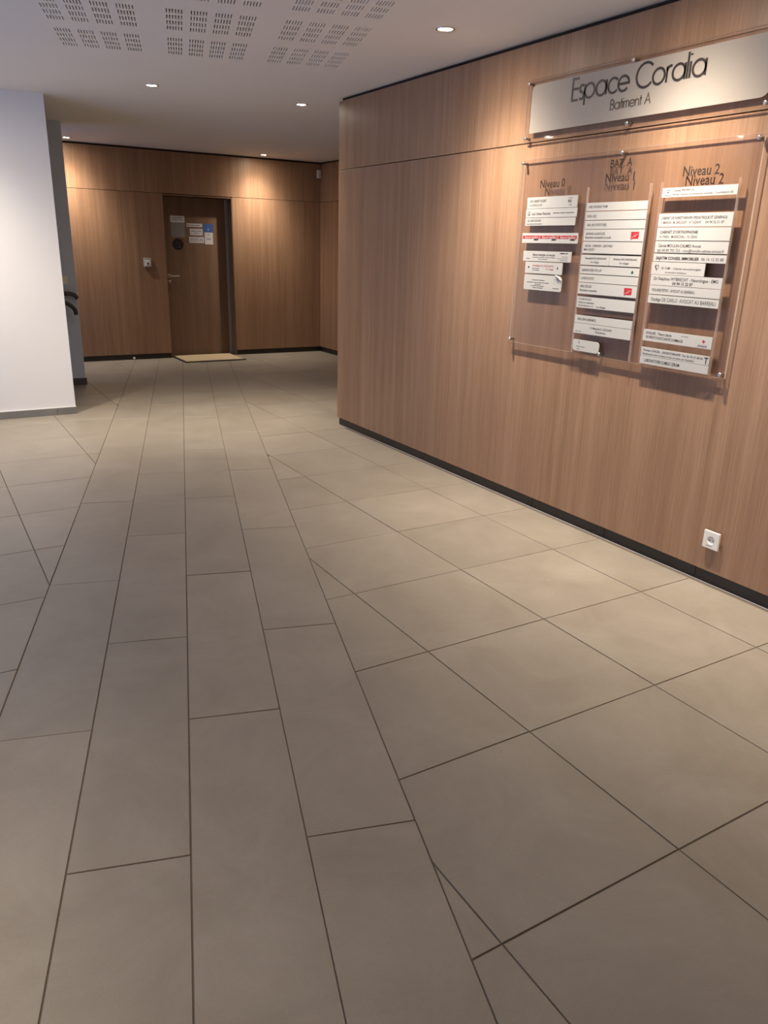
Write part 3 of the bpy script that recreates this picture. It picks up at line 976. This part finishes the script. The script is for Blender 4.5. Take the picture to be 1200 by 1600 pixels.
# nameplates: (y_left, y_right, z_top, z_bottom, label, lines, extras)
# lines: text, u0, u1 (fraction of width), top, baseline (fraction of height from the top), material, bold, shear
K = 'print'; GY = 'print_grey'; OR = 'print_orange'
C0 = [
 (3.606, 3.212, 1.7820, 1.7235, 'white nameplate with two text lines and small stamp, topmost in the Niveau 0 column',
  [('CAB. CABINET VILLERET', .05, .40, .24, .46, GY), ('Tel. 04 94 62 16 34', .05, .31, .60, .82, GY), ('~4', .83, .91, .15, .24, OR), ('RDC', .83, .90, .36, .58, K, .02)], 'arrow'),
 (3.610, 3.207, 1.7215, 1.6760, 'white nameplate with ring logo and pale grey strap line, second in the Niveau 0 column',
  [('Les Usines Réunies', .13, .50, .40, .70, GY, .01), ('~869', .55, .95, .44, .60, GY)], 'ringlogo'),
 (3.610, 3.213, 1.6735, 1.6340, 'white nameplate with heading and italic line, third in the Niveau 0 column',
  [('LES USINES RÉUNIES', .04, .33, .20, .48, GY), ('Imprimerie décoration', .03, .36, .66, .86, GY, 0, .3)], None),
 (3.626, 3.181, 1.5955, 1.5425, 'white strip with three red and black logos in the Niveau 0 column', [], 'redstrip'),
 (3.605, 3.217, 1.5000, 1.4460, 'white label with pale round logo and scribbled right corner, below the red strip',
  [('Bizzini énergies et énergie', .21, .68, .24, .46, GY, .01), ('~9857', .20, .68, .56, .66, GY), ('~38', .34, .53, .74, .84, GY),
   ('~44', .82, .94, .44, .52, GY), ('~89', .72, .94, .62, .70, GY), ('~56', .78, .94, .80, .88, GY), ('~52', .78, .93, .06, .26, K, .02, .3), ('~4', .07, .15, .68, .80, GY)], 'pale_ring'),
 (3.580, 3.276, 1.4420, 1.3800, 'white label with orange heading between two dark drops in the Niveau 0 column',
  [('PHARMACIE CRESCENDO', .21, .78, .24, .40, OR), ('~2222', .20, .39, .50, .60, K), ('~35', .20, .39, .66, .76, GY), ('1er étage', .57, .78, .50, .64, OR)], 'drops'),
 (3.580, 3.270, 1.3735, 1.2905, 'white label with curled corner, lowest in the Niveau 0 column',
  [('~89', .22, .56, .30, .38, GY), ('~924737', .08, .68, .46, .54, GY), ('~446', .30, .46, .58, .66, GY), ('~2638', .20, .55, .68, .76, GY), ('~35', .25, .52, .80, .88, GY), ('~6', .78, .95, .76, .84, GY)], 'curl'),
]
C1 = [
 (3.139, 2.740, 1.7405, 1.7015, 'plain white nameplate with one text line, topmost in the Niveau 1 column', [('SARL PHOENIX TEAM', .04, .36, .36, .66, K)], None),
 (3.139, 2.740, 1.6975, 1.6580, 'white nameplate with one very short line, second in the Niveau 1 column', [('EURL ACE', .03, .19, .38, .68, K)], None),
 (3.139, 2.740, 1.6545, 1.6150, 'white nameplate with one line, directly above the upper red-logo plate', [('SARL ARCHITEXTURES', .04, .38, .36, .66, K)], None),
 (3.139, 2.740, 1.6120, 1.5565, 'taller white nameplate with red square logo, upper of two in the Niveau 1 column', [('BONNEL & ASSOCIES', .04, .37, .26, .46, K), ('Expertise comptable et audit', .03, .48, .58, .78, K)], 'redlogo'),
 (3.139, 2.740, 1.5530, 1.4965, 'taller white nameplate with two lines and no logo, below the upper red-logo plate', [('ORLINE - OVERVIEW - CERTYFIRST', .04, .53, .26, .46, K), ('MBA INVEST', .03, .22, .58, .78, K)], None),
 (3.141, 2.9435, 1.4885, 1.4385, 'left one of the two half-width white labels in the Niveau 1 column', [('Romuald DE CARVALHO', .15, .90, .24, .42, K, .01, .3), ('1er étage', .35, .66, .58, .80, GY, 0, .35)], None),
 (2.9405, 2.739, 1.4885, 1.4385, 'right one of the two half-width white labels in the Niveau 1 column', [('Robson DE CARVALHO', .13, .88, .24, .42, K, .01, .3), ('1er étage', .32, .64, .58, .80, GY, 0, .35)], None),
 (3.139, 2.740, 1.4330, 1.3950, 'white nameplate with a small green drop at its right end', [('LABORATOIRE VITA API', .03, .38, .36, .68, K)], 'greendrop'),
 (3.139, 2.740, 1.3910, 1.3520, 'white nameplate with one short line, just above the lower red-logo plate', [('COVER PLASTIC', .03, .27, .34, .64, K)], None),
 (3.139, 2.740, 1.3490, 1.2930, 'taller white nameplate with red square logo, lower of two in the Niveau 1 column', [('SARL SCELAID', .03, .24, .20, .42, K), ('Expertise comptable', .03, .34, .56, .76, K)], 'redlogo'),
 (3.139, 2.740, 1.2780, 1.2215, 'white nameplate with three text lines in the Niveau 1 column', [('Dr ABDOULLAH', .03, .26, .12, .28, K), ('Coeur et vaisseaux', .03, .32, .42, .58, K), ('Tél 04 94 64 41 10', .03, .30, .72, .88, K), ('1er Etage', .36, .52, .72, .88, K)], None),
 (3.141, 2.743, 1.1825, 1.1430, 'white nameplate with one line, touching the plate with centred text below it', [('SARL ESPACE MERMOZ', .05, .39, .34, .64, K)], None),
 (3.141, 2.743, 1.1410, 1.0885, 'white nameplate with two centred lines, above the rounded label', [('Dr Margarita G. GUICIANE', .30, .68, .24, .44, K), ('Orthodontie', .40, .58, .58, .78, K), ('~33', .03, .14, .74, .84, GY)], None),
 (3.137, 2.945, 1.0550, 0.9960, 'small white label with rounded corners at the foot of the Niveau 1 column', [('J.', .22, .28, .10, .26, K, .02), ('~77', .14, .48, .56, .64, GY), ('~4', .18, .28, .76, .86, GY)], 'round'),
]
C2 = [
 (2.663, 2.265, 1.7900, 1.7495, 'white nameplate standing alone at the top of the Niveau 2 column', [('Cabinet PREVENTIA', .16, .44, .20, .42, K), ('Bureau d\'études en prévention incendie - Coordination SSI', .16, .95, .62, .82, GY), ('~4', .06, .12, .18, .28, GY), ('PREVENTIA', .04, .15, .76, .86, GY)], 'dot'),
 (2.663, 2.266, 1.6800, 1.6225, 'taller white nameplate with bold capitals line across its width in the Niveau 2 column', [('CABINET DE KINESITHERAPIE (PEDIATRIQUE ET GENERALE)', .04, .93, .24, .44, K), ('C. MARION - M. DRECOURT - N. TAZAIUR', .04, .60, .58, .78, GY), ('04 94 32 51 07', .66, .90, .58, .78, GY)], None),
 (2.663, 2.266, 1.6190, 1.5630, 'taller white nameplate with bold heading over a pale line, third in the Niveau 2 column', [('CABINET D\'ORTHOPHONIE', .05, .58, .24, .46, K, .012), ('A. PARA - MARECHAL - N. GRAS', .05, .58, .60, .82, GY)], None),
 (2.663, 2.266, 1.5595, 1.5090, 'white nameplate with a telephone line and mail address in the Niveau 2 column', [('Carole MOULIN-CALMES Avocat', .05, .65, .26, .52, K), ('tél: 04 89 795 723 - cmc@moulin-calmes-avocat.fr', .04, .96, .68, .92, GY)], None),
 (2.664, 2.266, 1.5040, 1.4695, 'white nameplate with one bold line and a phone number, above the half-hidden heart label', [('SAJATIM CONSEIL IMMOBILIER', .04, .65, .38, .74, K, .02), ('06 16 12 55 88', .68, .97, .38, .74, GY)], None),
 (2.667, 2.367, 1.4670, 1.4105, 'shorter white label with a grey heart logo in the Niveau 2 column', [('Dr CAM', .20, .36, .38, .56, K), ('- Cabinet neurochirurgien', .39, .93, .40, .56, GY), ('et nutrition holistique', .28, .68, .74, .86, GY, 0, .2)], 'heart'),
 (2.664, 2.268, 1.4090, 1.3620, 'white nameplate with two dark centred lines below the heart label', [('Dr Delphine WYBRECHT - Neurologue - EMG', .05, .95, .20, .50, K), ('04 94 15 22 87', .33, .62, .62, .90, K, .01)], None),
 (2.664, 2.268, 1.3600, 1.3200, 'white nameplate with one small capitals line between wider-lettered plates, Niveau 2 column', [('VIOLAINE PETRO - AVOCAT AU BARREAU', .04, .66, .34, .66, K)], None),
 (2.664, 2.268, 1.3165, 1.2790, 'white nameplate with wide thin letters above the empty slot, Niveau 2 column', [('Nadège DE CARLO  AVOCAT AU BARREAU', .05, .96, .28, .72, GY)], None),
 (2.664, 2.270, 1.1540, 1.1000, 'white nameplate with a small red flag logo near the foot of the Niveau 2 column', [('SWISSLIFE - Thierry Garcia', .04, .43, .18, .40, K), ('VIE-PREVOYANCE SANTE DOMMAGE', .04, .60, .54, .76, K), ('SwissLife', .82, .94, .72, .84, K), ('~57', .57, .67, .18, .26, GY)], 'flag'),
 (2.664, 2.269, 1.0690, 1.0285, 'white nameplate with a letter T mark, second from the foot of the Niveau 2 column', [('Thomas CHAZEL - KINESITHERAPIE  Tel: 06 59 67 58 56', .03, .91, .22, .46, K), ('Rééducation des vertiges et des troubles de l\'équilibre', .03, .80, .66, .86, GY, 0, .2), ('T', .93, .985, .16, .86, K, .01)], None),
 (2.664, 2.268, 1.0270, 0.9885, 'white nameplate with one dark line, lowest in the Niveau 2 column', [('LABORATOIRE E.SMILE CERAM', .07, .60, .32, .68, K, .005)], None),
]
GROUPS = {0: 'nameplates in the Niveau 0 column', 1: 'nameplates in the Niveau 1 column', 2: 'nameplates in the Niveau 2 column'}
for ci_, colm in enumerate((C0, C1, C2)):
    for (yl, yr, zt, zb, lab, lines, extra) in colm:
        w, hgt = yl - yr, zt - zb
        xf_ = 3.0840 if ci_ == 0 else 3.0760
        xb_ = 3.0878 if ci_ == 0 else 3.0800
        if ci_ == 0:       # glued straight on the panel: keep the measured sight line
            s_ = xf_ / 3.076
            yl, yr = yl * s_, yr * s_
            zt, zb = 1.5 + (zt - 1.5) * s_, 1.5 + (zb - 1.5) * s_
            w, hgt = yl - yr, zt - zb
        base = empty('nameplate', (xb_, (yl + yr) / 2, zb))
        tag(base, lab, 'nameplate', GROUPS[ci_])
        r = (0.0008,) * 4
        if extra == 'round': r = (0.018, 0.018, 0.020, 0.010)
        elif 'half-width' in lab or extra in ('pale_ring', 'heart'): r = (0.004,) * 4
        elif extra == 'curl': r = (0.001, 0.008, 0.030, 0.001)
        poly = rounded(0, w, 0, hgt, r, 4)
        fn = lambda u, v, t, yl=yl, zb=zb: (t, yl - u, zb + v)
        obj('plate', prism('plate', poly, fn, xb_, xf_), M['plate'], base)
        lay = lambda d, yl=yl, zb=zb, xf_=xf_: (lambda u, v: (xf_ - d, yl - u, zb + v))
        by_mat = {}
        def P(mt, d=0.0004):
            if mt not in by_mat: by_mat[mt] = Print(lay(d))
            return by_mat[mt]
        for ln in lines:
            s, a, b, t, bs, mt = ln[:6]
            bold = ln[6] if len(ln) > 6 else 0.0
            sh = ln[7] if len(ln) > 7 else 0.0
            tl = Print(lay(0.0004)); tl.text(s, a * w, b * w, (1 - bs) * hgt, (bs - t) * hgt, bold + 0.010, sh)
            tl.build('text_line', M[mt], base)
        if extra == 'arrow':
            P(K).poly([(.865 * w, .20 * hgt), (.895 * w, .16 * hgt), (.895 * w, .28 * hgt)]); P(K).poly(rect(.84 * w, .87 * w, .19 * hgt, .22 * hgt))
        if extra == 'ringlogo':
            P(GY).ring(.065 * w, .48 * hgt, .010, .012); P(GY).ring(.065 * w, .48 * hgt, .004, .006); P(GY).poly(rect(.04 * w, .09 * w, .30 * hgt, .34 * hgt))
        if extra == 'pale_ring':
            P(GY).split = False
            for i in range(10):
                a = i * math.pi / 5
                P(GY).disc(.11 * w + .016 * math.cos(a), .55 * hgt + .016 * math.sin(a), .0012, 8)
        if extra == 'drops':
            for uu in (.10, .88):
                P(K).poly([(uu * w, .66 * hgt), ((uu - .02) * w, .54 * hgt), (uu * w, .40 * hgt), ((uu + .02) * w, .54 * hgt)])
        if extra == 'curl':
            P(GY).ring(.80 * w, .50 * hgt, .0025, .0035, 10); P(GY).ring(.90 * w, .56 * hgt, .0025, .0035, 10)
            cv = [( .85 * w, hgt), (.93 * w, .90 * hgt), (.985 * w, .76 * hgt)]
            V = []
            for (u, v) in cv:
                V += [(xf_ - 0.0005, yl - u, zb + v), (xf_ - 0.007, yl - u + 0.004, zb + v - 0.004), (xf_ - 0.010, yl - u + 0.001, zb + v + 0.001), (xf_ - 0.009, yl - u - 0.006, zb + v + 0.006)]
            Fq = []
            for i in range(2):
                for k2 in range(3):
                    Fq.append((4 * i + k2, 4 * i + k2 + 1, 4 * i + 5 + k2, 4 * i + 4 + k2))
            fl_ = obj('curled_corner', mesh('curled_corner', V, Fq), M['paper'], base)
            sm = fl_.modifiers.new('thickness', 'SOLIDIFY'); sm.thickness = 0.0004
        if extra == 'greendrop':
            P('print_green').poly([(.895 * w, .70 * hgt), (.875 * w, .50 * hgt), (.878 * w, .34 * hgt), (.895 * w, .26 * hgt), (.912 * w, .34 * hgt), (.915 * w, .50 * hgt)])
        if extra == 'redlogo':
            P('print_red').poly(rounded(.80 * w, .925 * w, .22 * hgt, .80 * hgt, (.002, .006, .001, .001), 4))
            Pw = P('print_white', 0.0008)
            st = []
            for i in range(9):
                t_ = i / 8
                st.append((.812 * w + t_ * .10 * w, .34 * hgt + .30 * hgt * t_ ** 1.6))
            Pw.poly([(a[0], a[1] - .0013) for a in st] + [(a[0], a[1] + .0013) for a in st[::-1]])
            Pw.ring(.865 * w, .52 * hgt, .0062, .0074, 16)
            P(K).poly(rect(.805 * w, .83 * w, .14 * hgt, .18 * hgt))
        if extra == 'redstrip':
            for k2 in range(3):
                u0 = .015 + k2 * .325
                P('print_red').poly(rect(u0 * w, (u0 + .315) * w if k2 < 2 else .985 * w, .42 * hgt, .74 * hgt))
                P('print_white', 0.0008).text('Sportalby', (u0 + .035) * w, (u0 + .305) * w, .47 * hgt, .22 * hgt, .02)
                P(K).poly([((u0 + .205) * w, .26 * hgt), ((u0 + .285) * w, .26 * hgt), ((u0 + .30) * w, .40 * hgt), ((u0 + .22) * w, .40 * hgt)])
        if extra == 'dot':
            P(K).disc(.085 * w, .52 * hgt, .0035, 12)
        if extra == 'heart':
            hp = []
            for i in range(24):
                a = 2 * math.pi * i / 24
                hp.append((.105 * w + .00075 * 16 * math.sin(a) ** 3, .56 * hgt + .0010 * (13 * math.cos(a) - 5 * math.cos(2 * a) - 2 * math.cos(3 * a) - math.cos(4 * a))))
            P(GY).poly(hp)
            P('print_white', 0.0008).poly([(.105 * w + (u - .105 * w) * .55 + .003, .56 * hgt + (v - .56 * hgt) * .62) for u, v in hp])
        if extra == 'flag':
            P('print_red').poly([(.865 * w, .58 * hgt), (.885 * w, .72 * hgt), (.893 * w, .64 * hgt), (.918 * w, .60 * hgt), (.900 * w, .50 * hgt), (.893 * w, .40 * hgt), (.880 * w, .48 * hgt)])
            P(GY).poly(rect(.80 * w, .95 * w, .10 * hgt, .12 * hgt))
        for mt, p in by_mat.items():
            if p.f:
                p.build('logo', M[mt], base)
